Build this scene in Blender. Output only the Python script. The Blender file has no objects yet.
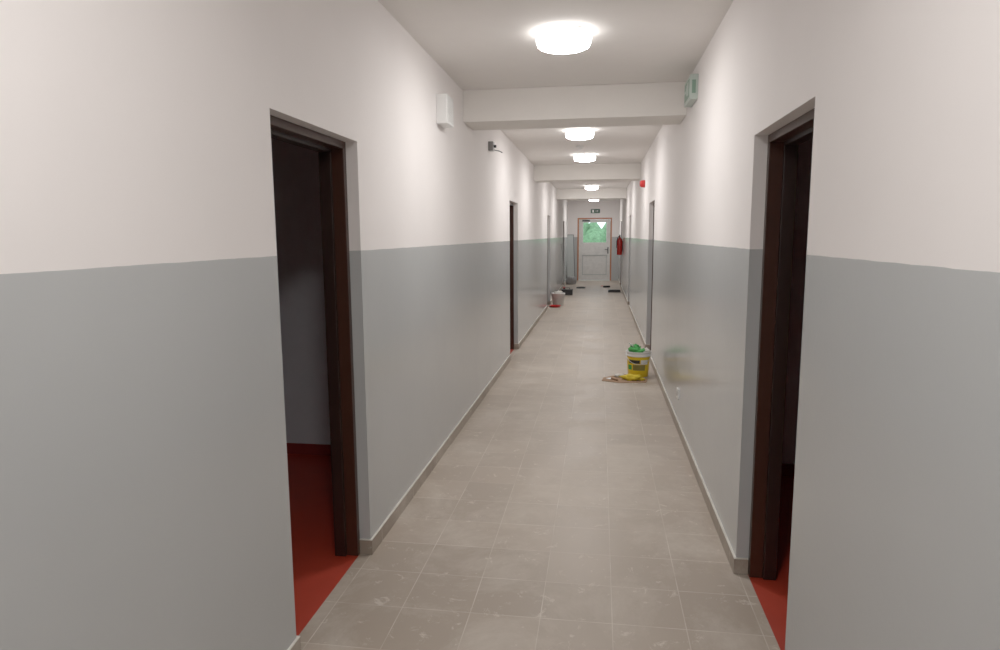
import bpy, bmesh, math, random
from mathutils import Vector, Matrix, noise
random.seed(4)
S=bpy.context.scene
COL=S.collection

# ------------------------------------------------------------ materials
def newmat(name):
    m=bpy.data.materials.new(name); m.use_nodes=True
    nt=m.node_tree
    return m,nt,nt.nodes['Principled BSDF']
def mat(name,col,rough=.5,metal=0,noise_amt=.06,bump=0,bscale=60,emit=None,es=0,spec=.5):
    m,nt,b=newmat(name)
    b.inputs['Roughness'].default_value=rough
    b.inputs['Metallic'].default_value=metal
    b.inputs['Specular IOR Level'].default_value=spec
    tc=nt.nodes.new('ShaderNodeTexCoord')
    n=nt.nodes.new('ShaderNodeTexNoise'); n.inputs['Scale'].default_value=9; n.inputs['Detail'].default_value=5
    nt.links.new(tc.outputs['Object'],n.inputs['Vector'])
    mx=nt.nodes.new('ShaderNodeMix'); mx.data_type='RGBA'
    mx.inputs[6].default_value=(*[c*(1-noise_amt) for c in col],1)
    mx.inputs[7].default_value=(*[min(1,c*(1+noise_amt)) for c in col],1)
    nt.links.new(n.outputs['Fac'],mx.inputs[0])
    nt.links.new(mx.outputs[2],b.inputs['Base Color'])
    if bump:
        n2=nt.nodes.new('ShaderNodeTexNoise'); n2.inputs['Scale'].default_value=bscale; n2.inputs['Detail'].default_value=4
        nt.links.new(tc.outputs['Object'],n2.inputs['Vector'])
        bp=nt.nodes.new('ShaderNodeBump'); bp.inputs['Strength'].default_value=bump; bp.inputs['Distance'].default_value=.01
        nt.links.new(n2.outputs['Fac'],bp.inputs['Height']); nt.links.new(bp.outputs['Normal'],b.inputs['Normal'])
    if emit:
        b.inputs['Emission Color'].default_value=(*emit,1); b.inputs['Emission Strength'].default_value=es
    return m

UPPER=(.89,.85,.835); LOWER=(.490,.505,.507)
def wall_mat():
    m,nt,b=newmat('painted_wall')
    g=nt.nodes.new('ShaderNodeNewGeometry')
    sp=nt.nodes.new('ShaderNodeSeparateXYZ'); nt.links.new(g.outputs['Position'],sp.inputs[0])
    nz=nt.nodes.new('ShaderNodeTexNoise'); nz.inputs['Scale'].default_value=6; nz.inputs['Detail'].default_value=3
    nt.links.new(g.outputs['Position'],nz.inputs['Vector'])
    ma=nt.nodes.new('ShaderNodeMath'); ma.operation='MULTIPLY_ADD'; ma.inputs[1].default_value=.006; ma.inputs[2].default_value=1.530
    nt.links.new(nz.outputs['Fac'],ma.inputs[0])
    gt=nt.nodes.new('ShaderNodeMath'); gt.operation='GREATER_THAN'
    nt.links.new(sp.outputs['Z'],gt.inputs[0]); nt.links.new(ma.outputs[0],gt.inputs[1])
    n3=nt.nodes.new('ShaderNodeTexNoise'); n3.inputs['Scale'].default_value=1.6; n3.inputs['Detail'].default_value=6
    nt.links.new(g.outputs['Position'],n3.inputs['Vector'])
    mr=nt.nodes.new('ShaderNodeMapRange'); mr.inputs[3].default_value=.95; mr.inputs[4].default_value=1.05
    nt.links.new(n3.outputs['Fac'],mr.inputs[0])
    mx=nt.nodes.new('ShaderNodeMix'); mx.data_type='RGBA'
    mx.inputs[6].default_value=(*LOWER,1); mx.inputs[7].default_value=(*UPPER,1)
    nt.links.new(gt.outputs[0],mx.inputs[0])
    vm=nt.nodes.new('ShaderNodeVectorMath'); vm.operation='SCALE'
    nt.links.new(mx.outputs[2],vm.inputs[0]); nt.links.new(mr.outputs[0],vm.inputs['Scale'])
    nt.links.new(vm.outputs[0],b.inputs['Base Color'])
    mr2=nt.nodes.new('ShaderNodeMapRange'); mr2.inputs[3].default_value=.17; mr2.inputs[4].default_value=.8
    nt.links.new(gt.outputs[0],mr2.inputs[0]); nt.links.new(mr2.outputs[0],b.inputs['Roughness'])
    n4=nt.nodes.new('ShaderNodeTexNoise'); n4.inputs['Scale'].default_value=45; n4.inputs['Detail'].default_value=4
    nt.links.new(g.outputs['Position'],n4.inputs['Vector'])
    n5=nt.nodes.new('ShaderNodeTexNoise'); n5.inputs['Scale'].default_value=3
    nt.links.new(g.outputs['Position'],n5.inputs['Vector'])
    ad=nt.nodes.new('ShaderNodeMath'); ad.operation='MULTIPLY_ADD'; ad.inputs[1].default_value=4
    nt.links.new(n5.outputs['Fac'],ad.inputs[0]); nt.links.new(n4.outputs['Fac'],ad.inputs[2])
    bp=nt.nodes.new('ShaderNodeBump'); bp.inputs['Strength'].default_value=.06; bp.inputs['Distance'].default_value=.005
    nt.links.new(ad.outputs[0],bp.inputs['Height']); nt.links.new(bp.outputs['Normal'],b.inputs['Normal'])
    return m
def tile_mat(name,ox=-1.128,oy=2.606,bs=.3,rows=.3,vertical=False):
    m,nt,b=newmat(name)
    g=nt.nodes.new('ShaderNodeNewGeometry')
    mp=nt.nodes.new('ShaderNodeMapping')
    if vertical:
        sx=nt.nodes.new('ShaderNodeSeparateXYZ'); nt.links.new(g.outputs['Position'],sx.inputs[0])
        cx=nt.nodes.new('ShaderNodeCombineXYZ'); nt.links.new(sx.outputs['Y'],cx.inputs['X'])
        cx.inputs['Y'].default_value=.15
        nt.links.new(cx.outputs[0],mp.inputs[0]); mp.inputs['Location'].default_value=(-oy,0,0)
    else:
        nt.links.new(g.outputs['Position'],mp.inputs[0]); mp.inputs['Location'].default_value=(-ox,-oy,0)
    br=nt.nodes.new('ShaderNodeTexBrick'); br.offset=0; br.squash=1
    br.inputs['Scale'].default_value=1; br.inputs['Brick Width'].default_value=bs; br.inputs['Row Height'].default_value=rows
    br.inputs['Mortar Size'].default_value=.0023; br.inputs['Mortar Smooth'].default_value=.3; br.inputs['Bias'].default_value=0
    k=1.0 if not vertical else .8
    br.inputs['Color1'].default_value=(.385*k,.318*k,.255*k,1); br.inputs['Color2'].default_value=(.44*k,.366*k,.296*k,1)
    ng=nt.nodes.new('ShaderNodeTexNoise'); ng.inputs['Scale'].default_value=3.5; ng.inputs['Detail'].default_value=4
    nt.links.new(g.outputs['Position'],ng.inputs['Vector'])
    rg=nt.nodes.new('ShaderNodeMapRange'); rg.inputs[1].default_value=.38; rg.inputs[2].default_value=.64
    nt.links.new(ng.outputs['Fac'],rg.inputs[0])
    mg=nt.nodes.new('ShaderNodeMix'); mg.data_type='RGBA'; mg.inputs[6].default_value=(.46,.395,.325,1); mg.inputs[7].default_value=(.66,.60,.53,1)
    nt.links.new(rg.outputs[0],mg.inputs[0]); nt.links.new(mg.outputs[2],br.inputs['Mortar'])
    nt.links.new(mp.outputs[0],br.inputs['Vector'])
    n=nt.nodes.new('ShaderNodeTexNoise'); n.inputs['Scale'].default_value=1.7; n.inputs['Detail'].default_value=12; n.inputs['Roughness'].default_value=.72; n.inputs['Distortion'].default_value=.4
    nt.links.new(g.outputs['Position'],n.inputs['Vector'])
    r=nt.nodes.new('ShaderNodeMapRange'); r.inputs[1].default_value=.47; r.inputs[2].default_value=.64; r.inputs[4].default_value=.5
    nt.links.new(n.outputs['Fac'],r.inputs[0])
    n2=nt.nodes.new('ShaderNodeTexNoise'); n2.inputs['Scale'].default_value=11; n2.inputs['Detail'].default_value=10; n2.inputs['Roughness'].default_value=.75; n2.inputs['Distortion'].default_value=.6
    nt.links.new(g.outputs['Position'],n2.inputs['Vector'])
    r2=nt.nodes.new('ShaderNodeMapRange'); r2.inputs[1].default_value=.58; r2.inputs[2].default_value=.64; r2.inputs[4].default_value=.75
    nt.links.new(n2.outputs['Fac'],r2.inputs[0])
    mxx=nt.nodes.new('ShaderNodeMath'); mxx.operation='MAXIMUM'
    nt.links.new(r.outputs[0],mxx.inputs[0]); nt.links.new(r2.outputs[0],mxx.inputs[1])
    mx=nt.nodes.new('ShaderNodeMix'); mx.data_type='RGBA'; mx.inputs[7].default_value=(.67,.61,.54,1)
    nt.links.new(mxx.outputs[0],mx.inputs[0]); nt.links.new(br.outputs['Color'],mx.inputs[6])
    nt.links.new(mx.outputs[2],b.inputs['Base Color'])
    rr=nt.nodes.new('ShaderNodeMapRange'); rr.inputs[2].default_value=.5; rr.inputs[3].default_value=.42; rr.inputs[4].default_value=.65
    nt.links.new(mxx.outputs[0],rr.inputs[0]); nt.links.new(rr.outputs[0],b.inputs['Roughness'])
    bp=nt.nodes.new('ShaderNodeBump'); bp.inputs['Strength'].default_value=.4; bp.inputs['Distance'].default_value=.002; bp.invert=True
    nt.links.new(br.outputs['Fac'],bp.inputs['Height']); nt.links.new(bp.outputs['Normal'],b.inputs['Normal'])
    return m

M_wall=wall_mat(); M_tile=tile_mat('floor_tile'); M_base=tile_mat('skirting_tile',vertical=True)
M_ceil=mat('ceiling_paint',(.86,.83,.80),.85,noise_amt=.02,bump=.1,bscale=50)
M_beam=mat('beam_paint',(.89,.86,.82),.8,noise_amt=.02,bump=.1,bscale=50)
M_red=mat('red_floor',(.40,.035,.016),.5,noise_amt=.12)
M_redbase=mat('red_skirting',(.25,.03,.025),.5)
M_room=mat('room_paint',(.68,.68,.72),.8)
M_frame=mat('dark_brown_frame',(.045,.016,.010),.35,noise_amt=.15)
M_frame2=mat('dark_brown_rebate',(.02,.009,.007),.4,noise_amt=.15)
M_white=mat('white_plastic',(.82,.82,.81),.4,noise_amt=.02)
M_grey=mat('grey_plastic',(.3,.3,.3),.4)
M_dark=mat('black_plastic',(.015,.015,.017),.45)
M_metal=mat('brushed_metal',(.6,.6,.6),.3,1)
M_lampb=mat('lamp_base',(.85,.85,.85),.5)
M_lamp=mat('lamp_glow_bottom',(.9,.9,.9),.4,emit=(1,.967,.94),es=58)
M_lamps=mat('lamp_glow_side',(.9,.9,.9),.4,emit=(1,.967,.94),es=4.5)
M_redp=mat('red_plastic',(.6,.02,.02),.35)
M_redgloss=mat('red_enamel',(.5,.015,.012),.25)
M_yel=mat('yellow_plastic',(.85,.60,.015),.35)
M_yelc=mat('yellow_cloth',(.80,.58,.03),.8,noise_amt=.3,bump=.5,bscale=40)
M_green=mat('green_cloth',(.06,.38,.08),.8,noise_amt=.3,bump=.5,bscale=40)
M_greens=mat('sign_green',(.20,.33,.25),.4)
M_signw=mat('sign_white',(.52,.60,.55),.4)
M_card=mat('cardboard',(.36,.22,.13),.85,noise_amt=.2)
M_stain=mat('paint_residue',(.7,.68,.62),.6,noise_amt=.2)
M_wood=mat('orange_wood',(.50,.19,.09),.5,noise_amt=.25)
M_leaf=mat('door_leaf_film',(.74,.73,.71),.25,noise_amt=.15,bump=.9,bscale=14)
M_panel=mat('grey_panel',(.42,.45,.44),.4)
M_hedge=mat('hedge_leaves',(.13,.24,.12),.8,noise_amt=.8,bump=1,bscale=20)
M_ground=mat('outside_ground',(.35,.34,.3),.9)
def glass():
    m,nt,b=newmat('window_glass'); b.inputs['Transmission Weight'].default_value=1; b.inputs['Roughness'].default_value=0.02
    b.inputs['Base Color'].default_value=(.95,1,.98,1); b.inputs['IOR'].default_value=1.05
    return m
M_glass=glass()

# ------------------------------------------------------------ mesh helpers
def addobj(name,me,parent=None,loc=(0,0,0)):
    o=bpy.data.objects.new(name,me); COL.objects.link(o); o.location=loc
    if parent: o.parent=parent
    return o
def empty(name,loc=(0,0,0),rot=(0,0,0)):
    o=bpy.data.objects.new(name,None); o.empty_display_size=.1; COL.objects.link(o); o.location=loc; o.rotation_euler=rot
    return o
def boxes(name,lst,mats,parent=None,bevel=0,loc=(0,0,0),rot=None):
    """lst: (x0,x1,y0,y1,z0,z1,matindex)"""
    me=bpy.data.meshes.new(name); bm=bmesh.new()
    for L in lst:
        x0,x1,y0,y1,z0,z1=L[:6]; mi=L[6] if len(L)>6 else 0
        r=bmesh.ops.create_cube(bm,size=1)
        for v in r['verts']:
            v.co=Vector((x0+(v.co.x+.5)*(x1-x0),y0+(v.co.y+.5)*(y1-y0),z0+(v.co.z+.5)*(z1-z0)))
        for f in {f for v in r['verts'] for f in v.link_faces}: f.material_index=mi
    bm.to_mesh(me); bm.free()
    for m in mats: me.materials.append(m)
    o=addobj(name,me,parent,loc)
    if rot: o.rotation_euler=rot
    if bevel:
        b=o.modifiers.new('bev','BEVEL'); b.width=bevel; b.segments=3; b.limit_method='ANGLE'
        for p in me.polygons: p.use_smooth=False
    return o
def lathe(name,prof,mats,parent=None,loc=(0,0,0),seg=48,rot=None,mids=None,smooth=True):
    """prof: list (r,z)"""
    me=bpy.data.meshes.new(name); bm=bmesh.new(); rings=[]
    for r,z in prof:
        if r<1e-6: rings.append([bm.verts.new((0,0,z))])
        else: rings.append([bm.verts.new((r*math.cos(2*math.pi*i/seg),r*math.sin(2*math.pi*i/seg),z)) for i in range(seg)])
    for k in range(len(rings)-1):
        A,B=rings[k],rings[k+1]
        for i in range(seg):
            j=(i+1)%seg
            if len(A)==1 and len(B)==1: continue
            if len(A)==1: f=bm.faces.new((A[0],B[i],B[j]))
            elif len(B)==1: f=bm.faces.new((A[i],A[j],B[0]))
            else: f=bm.faces.new((A[i],A[j],B[j],B[i]))
            f.smooth=smooth
            if mids: f.material_index=mids[k]
    bmesh.ops.recalc_face_normals(bm,faces=bm.faces)
    bm.to_mesh(me); bm.free()
    for m in mats: me.materials.append(m)
    o=addobj(name,me,parent,loc)
    if rot: o.rotation_euler=rot
    return o
def tube(name,pts,r,m,parent=None,loc=(0,0,0),cyclic=False):
    cu=bpy.data.curves.new(name,'CURVE'); cu.dimensions='3D'; cu.bevel_depth=r; cu.bevel_resolution=4
    sp=cu.splines.new('POLY'); sp.points.add(len(pts)-1)
    for p,q in zip(sp.points,pts): p.co=(*q,1)
    sp.use_cyclic_u=cyclic; cu.use_fill_caps=True
    cu.materials.append(m)
    o=bpy.data.objects.new(name,cu); COL.objects.link(o); o.location=loc
    if parent:o.parent=parent
    return o
def crumple(name,m,parent,loc,scale,amp,seed,sub=3):
    me=bpy.data.meshes.new(name); bm=bmesh.new()
    bmesh.ops.create_icosphere(bm,subdivisions=sub,radius=1)
    for v in bm.verts:
        n=noise.noise(v.co*2.2+Vector((seed,0,seed)))+.5*noise.noise(v.co*5+Vector((seed,3,0)))
        v.co*=1+amp*n
        v.co=Vector((v.co.x*scale[0],v.co.y*scale[1],v.co.z*scale[2]))
    for f in bm.faces:f.smooth=True
    bm.to_mesh(me);bm.free(); me.materials.append(m)
    return addobj(name,me,parent,loc)
def resting(name,m,xy,z,scale,amp,seed):
    o=crumple(name,m,None,(xy[0],xy[1],0),scale,amp,seed)
    for v in o.data.vertices: v.co.z=max(v.co.z,-scale[2]*.6)
    o.location.z=z-min(v.co.z for v in o.data.vertices)
    return o
def slab(name,poly,z0,z1,m,parent=None,loc=(0,0,0)):
    me=bpy.data.meshes.new(name); bm=bmesh.new()
    f=bm.faces.new([bm.verts.new((x,y,z0)) for x,y in poly])
    r=bmesh.ops.extrude_face_region(bm,geom=[f])
    for v in r['geom']:
        if isinstance(v,bmesh.types.BMVert): v.co.z=z1
    bmesh.ops.recalc_face_normals(bm,faces=bm.faces)
    bm.to_mesh(me);bm.free(); me.materials.append(m)
    return addobj(name,me,parent,loc)

# ------------------------------------------------------------ dimensions
XL,XR=-1.13,.66; H=2.785; Y0,Y1=-5.0,23.8; T=.17
LD=[(2.22,3.06),(8.40,9.25),(14.55,15.4),(20.7,21.55)]
RD=[(2.275,3.11),(8.50,9.40),(14.7,15.55),(20.8,21.65)]
def side_wall(name,x,t,doors,DH):
    me=bpy.data.meshes.new(name); bm=bmesh.new()
    pts=[(Y0,0)]
    for a,b in doors: pts+=[(a,0),(a,DH),(b,DH),(b,0)]
    pts+=[(Y1,0),(Y1,H),(Y0,H)]
    f=bm.faces.new([bm.verts.new((x,y,z)) for y,z in pts])
    r=bmesh.ops.extrude_face_region(bm,geom=[f])
    for v in r['geom']:
        if isinstance(v,bmesh.types.BMVert): v.co.x=x+t
    bmesh.ops.recalc_face_normals(bm,faces=bm.faces)
    bm.to_mesh(me);bm.free(); me.materials.append(M_wall)
    return addobj(name,me)
side_wall('wall_left',XL,-T,LD,2.04); side_wall('wall_right',XR,T,RD,2.026)
boxes('floor',[(XL-.055,XR+.055,Y0,Y1+.1,-.12,0)],[M_tile])
boxes('ceiling',[(-4.2,3.8,Y0,Y1+.15,H,H+.12)],[M_ceil])
boxes('wall_back',[(-4.2,3.8,Y0-.15,Y0,0,H)],[M_wall])
dx0,dx1,dh=-.79,.41,2.20
boxes('wall_end',[(-4.2,dx0,Y1,Y1+.25,0,H),(dx1,3.8,Y1,Y1+.25,0,H),(dx0,dx1,Y1,Y1+.25,dh,H)],[M_wall])
for by in (-.45,5.55,11.55,17.55):
    boxes('ceiling_beam',[(XL+.0005,XR-.0005,by,by+.45,2.53,H-.0005)],[M_beam],bevel=.004)

def base(name,x,s,doors):
    lst=[]; ys=[Y0]+[v for d in doors for v in d]+[Y1]
    for i in range(0,len(ys),2):
        a,b=ys[i],ys[i+1]
        xa,xb=sorted((x,x+s*.011)); lst.append((xa,xb,a-(.011 if i else 0),b+(.011 if i<len(ys)-2 else 0),.001,.075,0))
        if i: 
            xa,xb=sorted((x,x-s*.054)); lst.append((xa,xb,a-.011,a,.001,.075,0))
        if i<len(ys)-2:
            xa,xb=sorted((x,x-s*.054)); lst.append((xa,xb,b,b+.011,.001,.075,0))
    top=[(L[0],L[1],L[2],L[3],.0751,.079,1) for L in lst]
    boxes(name,lst+top,[M_base,M_stain])
base('baseboard_left',XL,1,LD); base('baseboard_right',XR,-1,RD)
def frame(x,s,a,b,DH):
    o1,o2,o3=x+s*.056,x+s*.115,x+s*.172
    def bx(xa,xb,ya,yb,za,zb,mi): xa,xb=sorted((xa,xb)); return (xa,xb,ya,yb,za,zb,mi)
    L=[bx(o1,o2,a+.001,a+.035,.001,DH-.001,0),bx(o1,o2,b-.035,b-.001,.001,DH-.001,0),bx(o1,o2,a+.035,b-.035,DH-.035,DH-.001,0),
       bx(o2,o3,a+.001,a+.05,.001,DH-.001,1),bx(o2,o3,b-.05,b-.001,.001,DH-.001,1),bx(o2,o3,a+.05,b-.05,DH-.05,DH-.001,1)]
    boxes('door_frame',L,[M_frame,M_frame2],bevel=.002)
for a,b in LD: frame(XL,-1,a,b,2.04)
for a,b in RD: frame(XR,1,a,b,2.026)
xl=XL-T; xr=XR+T
boxes('floor_room_left',[(-4.2,XL-.0555,Y0,Y1,-.12,-.001)],[M_red])
boxes('floor_room_right',[(XR+.0555,3.8,Y0,Y1,-.12,-.001)],[M_red])
boxes('wall_outer_left',[(-4.35,-4.2,Y0,Y1,0,H)],[M_room])
boxes('wall_outer_right',[(3.8,3.95,Y0,Y1,0,H)],[M_room])
for py in (-1.6,4.5,10.7,16.9,22.9):
    boxes('wall_partition_left',[(-4.2,xl-.0005,py,py+.12,0,H-.001)],[M_room])
    boxes('wall_partition_right',[(xr+.0005,3.8,py,py+.12,0,H-.001)],[M_room])
boxes('baseboard_room_left',[(-4.19,xl-.001,4.488,4.4995,0,.08)],[M_redbase])
boxes('baseboard_room_right',[(xr+.001,3.79,4.488,4.4995,0,.08)],[M_redbase])

# ------------------------------------------------------------ ceiling lamps
def lamp(x,y):
    e=empty('ceiling_lamp',(x,y,H))
    lathe('base',[(0,-.0005),(.150,-.0005),(.150,-.017),(0,-.017)],[M_lampb],e,smooth=False)
    pr=[(.150,-.0175),(.160,-.022),(.163,-.035),(.163,-.05),(.160,-.066),(.150,-.080),(.132,-.088),(.10,-.094),(.05,-.097),(0,-.098)]
    lathe('diffuser',pr,[M_lamps,M_lamp],e,mids=[0,0,0,0,0,1,1,1,1])
for x,y in ((-.22,-2.6),(-.23,.75),(-.227,4.12),(-.245,7.85),(-.24,10.2),(-.22,13.9),(-.21,16.5),(-.21,22.0)): lamp(x,y)  # first two lamps are out of view, added to brighten the near walls

e=empty('smoke_detector',(-.28,9.2,H))
lathe('body',[(0,-.001),(.05,-.001),(.05,-.02),(.042,-.03),(.03,-.034),(.028,-.045),(0,-.048)],[M_white],e,seg=32)

# ------------------------------------------------------------ wall fittings
e=empty('wall_speaker',(XL,4.72,2.47))
boxes('housing',[(-.001,.08,-.10,.10,-.10,.10)],[M_white],e,bevel=.008)
boxes('grille',[(.08,.083,-.075,.075,-.075+i*.0115,-.068+i*.0115) for i in range(14)],[M_white],e)
e=empty('junction_box',(XL,6.85,2.50))
boxes('housing',[(-.002,.05,-.045,.045,-.045,.045)],[M_grey],e,bevel=.005)
tube('cable',[(.025,.04,-.02),(.05,.07,-.03),(.09,.10,-.035),(.12,.12,-.05)],.006,M_grey,e)
tube('gland',[(.05,0,0),(.075,0,0)],.014,M_dark,e)
e=empty('emergency_exit_sign',(XR,5.1,2.62))
boxes('housing',[(-.055,.001,-.16,.16,-.085,.085)],[M_signw],e,bevel=.006)
boxes('pictogram_panel',[(-.058,-.0551,-.12,.12,-.06,.06)],[M_greens],e)
boxes('pictogram',[(-.0605,-.0581,-.10,-.05,-.045,.045),(-.0605,-.0581,.0,.09,-.008,.008),(-.0605,-.0581,-.03,.0,-.035,.035),(-.0605,-.0581,-.0,.02,-.022,.022)],[M_signw],e)
boxes('end_panel',[(-.042,-.016,-.163,-.1601,-.045,.045)],[M_greens],e)
e=empty('fire_alarm_sounder',(XR,10.4,2.36),(0,-math.pi/2,0))
lathe('body',[(0,-.002),(.055,-.002),(.055,.02),(.05,.055),(.035,.075),(0,.08)],[M_redp],e,seg=32)
e=empty('wall_socket',(XR,5.52,.30))
boxes('plate',[(-.012,.001,-.041,.041,-.041,.041)],[M_white],e,bevel=.003)
lathe('recess',[(.022,0),(.020,.003),(0,.001)],[M_grey],e,loc=(-.012,0,0),rot=(0,-math.pi/2,0),seg=24)

e=empty('fire_extinguisher',(XR-.09,19.8,1.02))
lathe('cylinder',[(0,0),(.07,0),(.078,.015),(.078,.42),(.06,.47),(.025,.50),(.022,.53),(0,.53)],[M_redgloss],e,seg=32)
boxes('valve_head',[(-.02,.02,-.03,.03,.53,.57),(-.012,.012,-.10,.02,.575,.59)],[M_dark],e,bevel=.003)
tube('hose',[(0,-.03,.55),(-.05,-.08,.52),(-.085,-.06,.40),(-.09,-.02,.2)],.011,M_dark,e)
boxes('wall_bracket',[(.078,.0895,-.03,.03,.1,.45)],[M_dark],e)
boxes('label',[(-.081,-.076,-.03,.03,.15,.32)],[M_white],e)

# ------------------------------------------------------------ exit door
e=empty('door_1',(0,Y1,0))
fw=.05
boxes('frame',[(dx0+.001,dx0+fw,.0,.10,.001,dh-.001),(dx1-fw,dx1-.001,.0,.10,.001,dh-.001),(dx0+fw,dx1-fw,.0,.10,dh-fw,dh-.001)],[M_wood],e,bevel=.003)
ax0,ax1,az1=dx0+fw+.004,dx1-fw-.004,dh-fw-.004
wx0,wx1,wz0,wz1=-.61,.24,1.32,2.06
boxes('leaf',[(ax0,wx0,.03,.075,.01,az1),(wx1,ax1,.03,.075,.01,az1),(wx0,wx1,.03,.075,wz1,az1),(wx0,wx1,.03,.075,.9,wz0),
   (wx0,wx1,.045,.065,.2,.9),(wx0,wx1,.03,.075,.01,.2)],[M_leaf],e)
boxes('leaf_panel_moulding',[(wx0,wx0+.02,.022,.045,.2,.9),(wx1-.02,wx1,.022,.045,.2,.9),(wx0,wx1,.022,.045,.88,.9),(wx0,wx1,.022,.045,.2,.22)],[M_panel],e)
boxes('glass',[(wx0,wx1,.05,.056,wz0,wz1)],[M_glass],e)
boxes('glazing_bead',[(wx0,wx0+.02,.025,.05,wz0,wz1),(wx1-.02,wx1,.025,.05,wz0,wz1),(wx0,wx1,.025,.05,wz1-.02,wz1),(wx0,wx1,.025,.05,wz0,wz0+.02)],[M_white],e)
boxes('handle_plate',[(ax1-.09,ax1-.055,.022,.03,.95,1.18)],[M_dark],e)
tube('handle',[(ax1-.072,.022,1.1),(ax1-.072,-.03,1.1),(ax1-.19,-.03,1.1)],.011,M_dark,e)
boxes('door_closer',[(-.62,-.36,-.03,.03,2.075,2.125)],[M_dark],e)
e=empty('exit_sign',(-.17,Y1,2.43))
boxes('housing',[(-.17,.17,-.05,.001,-.085,.085)],[M_white],e,bevel=.004)
boxes('panel',[(-.16,.16,-.053,-.0501,-.07,.07)],[mat('dark_green_sign',(.01,.07,.035),.4)],e)
boxes('pictogram',[(-.11,-.05,-.056,-.0531,-.05,.04),(0,.1,-.056,-.0531,-.01,.01),(.07,.09,-.056,-.0531,-.03,.03)],[M_white],e)
boxes('outside_ground',[(-9,9,Y1+.26,Y1+22,-.2,-.1)],[M_ground])
e=empty('hedge',(0,Y1+7,0))
for i in range(9):
    crumple('bush_%d'%i,M_hedge,e,(-4+i*1.0,random.uniform(-.4,.4),.8),(1.0,.9,1.35+random.uniform(-.2,.35)),.45,i*3.1)

e=empty('leaning_board',(-.98,23.2,0),(math.radians(-8),0,math.radians(18)))
boxes('sheet',[(-.13,.13,-.015,.015,0.02,1.62)],[M_panel],e,bevel=.003)
boxes('edge_trim',[(-.145,-.13,-.02,.02,0.02,1.63),(.13,.145,-.02,.02,0.02,1.63),(-.145,.145,-.02,.02,1.62,1.635)],[M_dark],e)

# ------------------------------------------------------------ yellow bucket & stuff
bx,by=.452,7.62
e=empty('paint_bucket',(bx,by,0))
prof=[(0,.001),(.110,.001),(.114,.006),(.119,.07),(.128,.20),(.130,.215),(.132,.235),(.140,.238),(.141,.250),(.134,.252),(.136,.280),(.142,.282),(.142,.290),(.134,.290),(.124,.20),(.112,.03),(0,.03)]
mids=[0,0,0,0,0,0,1,1,1,1,1,1,1,1,1,1]
lathe('pail',prof,[M_yel,M_white],e,mids=mids)
lab=mat('bucket_label',(.24,.20,.05),.5,noise_amt=.6)
def patch(name,a0,a1,z0,z1,m,off=.0008):
    me=bpy.data.meshes.new(name); bm=bmesh.new(); n=14; rows=[]
    for z in (z0,z1):
        r=.119+(z-.07)/.13*.009+off
        rows.append([bm.verts.new((r*math.cos(math.radians(a0+(a1-a0)*i/n)),r*math.sin(math.radians(a0+(a1-a0)*i/n)),z)) for i in range(n+1)])
    for i in range(n): bm.faces.new((rows[0][i],rows[0][i+1],rows[1][i+1],rows[1][i])).smooth=True
    bm.to_mesh(me);bm.free(); me.materials.append(m); return addobj(name,me,e)
patch('label_text_band',215,275,.160,.20,M_dark)
patch('label_picture',238,305,.080,.145,lab)
patch('label_white_patch',280,320,.15,.20,M_white)
patch('label_green_patch',205,232,.085,.14,M_green)
tube('handle',[(.143*math.cos(t),-.143*math.sin(t)*1.0,.265-.11*math.sin(t)) for t in [math.pi*i/20 for i in range(21)]],.003,M_metal,e)
lathe('contents',[(0,.26),(.1,.258),(.13,.25)],[M_stain],e)
crumple('green_rag',M_green,e,(-.01,-.02,.29),(.085,.075,.045),.8,2.0)
crumple('green_glove',M_green,e,(-.04,.03,.325),(.05,.04,.035),.8,7.0)
crumple('white_cloth',M_stain,e,(.07,-.02,.29),(.05,.06,.03),.8,4.0)
tube('brush_handle',[(.02,0,.26),(-.06,.01,.34),(-.11,.02,.375)],.008,M_white,e)
e=empty('cardboard_scrap',(.22,7.38,0.0005))
slab('sheet',[(-.18,-.10),(.02,-.18),(.30,-.13),(.33,.04),(.11,.09),(.10,.28),(-.02,.22),(-.16,.06)],0,.006,M_card,e)
resting('yellow_rag',M_yelc,(.375,7.36),.007,(.11,.07,.035),.7,3.3)
resting('white_rag',M_stain,(.24,7.50),.007,(.05,.04,.02),.5,5)
e=empty('scraper',(.15,7.36,.0075),(0,0,math.radians(35)))
boxes('blade',[(-.035,.035,.0,.06,.0,.003)],[M_metal],e)
boxes('grip',[(-.012,.012,-.11,.0,.0,.022)],[M_card],e,bevel=.005)

e=empty('red_basin',(-.98,14.86,0))
lathe('basin',[(0,.001),(.11,.001),(.13,.035),(.137,.036),(.137,.041),(.125,.041),(.105,.01),(0,.01)],[M_redp],e)
e=empty('white_bucket',(-.93,15.22,.0))
lathe('pail',[(0,0),(.12,0),(.15,.27),(.158,.27),(.158,.29),(.145,.29),(.117,.01),(0,.01)],[M_white],e)
tube('handle',[(.158*math.cos(t),-.158*math.sin(t),.27-.1*math.sin(t)) for t in [math.pi*i/16 for i in range(17)]],.003,M_metal,e)
crumple('rag',M_stain,e,(.0,.0,.28),(.09,.09,.05),.8,3)
e=empty('paint_tray',(.42,19.0,0))
boxes('tray',[(-.17,.17,-.12,.12,.001,.012),(-.17,-.155,-.12,.12,.012,.06),(.155,.17,-.12,.12,.012,.06),(-.155,.155,-.12,-.105,.012,.06),(-.155,.155,.105,.12,.012,.06)],[M_dark],e,bevel=.004)
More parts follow.
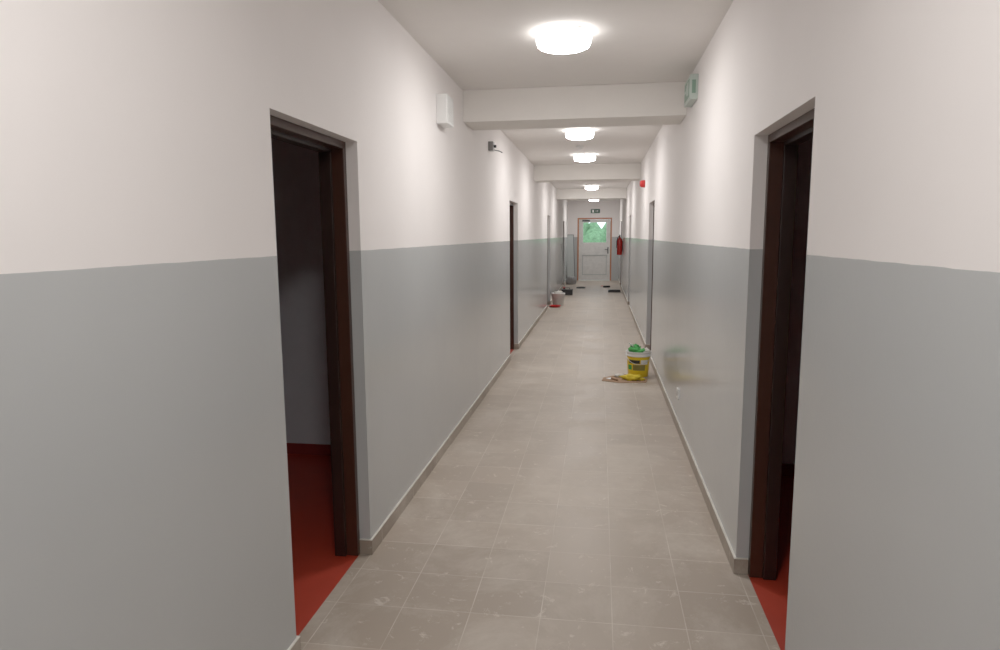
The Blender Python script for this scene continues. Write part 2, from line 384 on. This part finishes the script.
e=empty('paint_roller',(.22,20.6,.032),(0,0,.5))
tube('roller_sleeve',[(-.11,0,0),(.11,0,0)],.03,M_dark,e)
tube('rod',[(.11,0,0),(.14,0,0),(.14,.08,0),(0,.10,0),(0,.2,0)],.004,M_metal,e)
tube('grip',[(0,.2,0),(0,.32,0)],.014,M_redp,e)
e=empty('tool_box',(-.86,18.0,0))
boxes('case',[(-.15,.15,-.1,.1,.001,.13),(-.16,.16,-.11,.11,.13,.15)],[M_dark],e,bevel=.006)
tube('handle',[(-.07,0,.15),(-.07,0,.19),(.07,0,.19),(.07,0,.15)],.008,M_dark,e)
e=empty('cable_coil',(-.55,20.3,.022))
tube('coil',[((.11+.02*math.sin(t*.37))*math.cos(t),(.11+.02*math.sin(t*.37))*math.sin(t),.006*math.sin(t*1.3)) for t in [i*.3 for i in range(90)]],.014,M_dark,e)
resting('rubble_sack',M_grey,(-.93,21.9),0,(.16,.14,.17),.45,8)
e=empty('broom',(-1.02,19.6,.01))
boxes('head',[(-.03,.03,-.14,.14,.05,.08)],[M_redp],e,bevel=.004)
boxes('bristles',[(-.028,.028,-.14+i*.02,-.127+i*.02,0,.05) for i in range(14)],[M_dark],e)
tube('stick',[(0,0,.08),(-.085,0,1.35)],.011,M_panel,e)

# ------------------------------------------------------------ world & camera
w=bpy.data.worlds.new('World'); S.world=w; w.use_nodes=True
bg=w.node_tree.nodes['Background']; bg.inputs[0].default_value=(.80,.92,1,1); bg.inputs[1].default_value=1.8
Y=Vector((100,90,-664)).normalized(); Z=Vector((-31,4905,664)); Z=(Z-Y*Z.dot(Y)).normalized(); X=Y.cross(Z)
R=Matrix((X,Y,Z))
cam=bpy.data.cameras.new('camera'); co=bpy.data.objects.new('camera',cam); COL.objects.link(co)
co.matrix_world=Matrix.Translation((0,0,1.6))@R.to_4x4()
cam.sensor_width=36; cam.lens=23.904; cam.clip_start=.02
S.camera=co
S.view_settings.view_transform='Standard'; S.view_settings.look='None'; S.view_settings.exposure=.36; S.view_settings.gamma=1.2
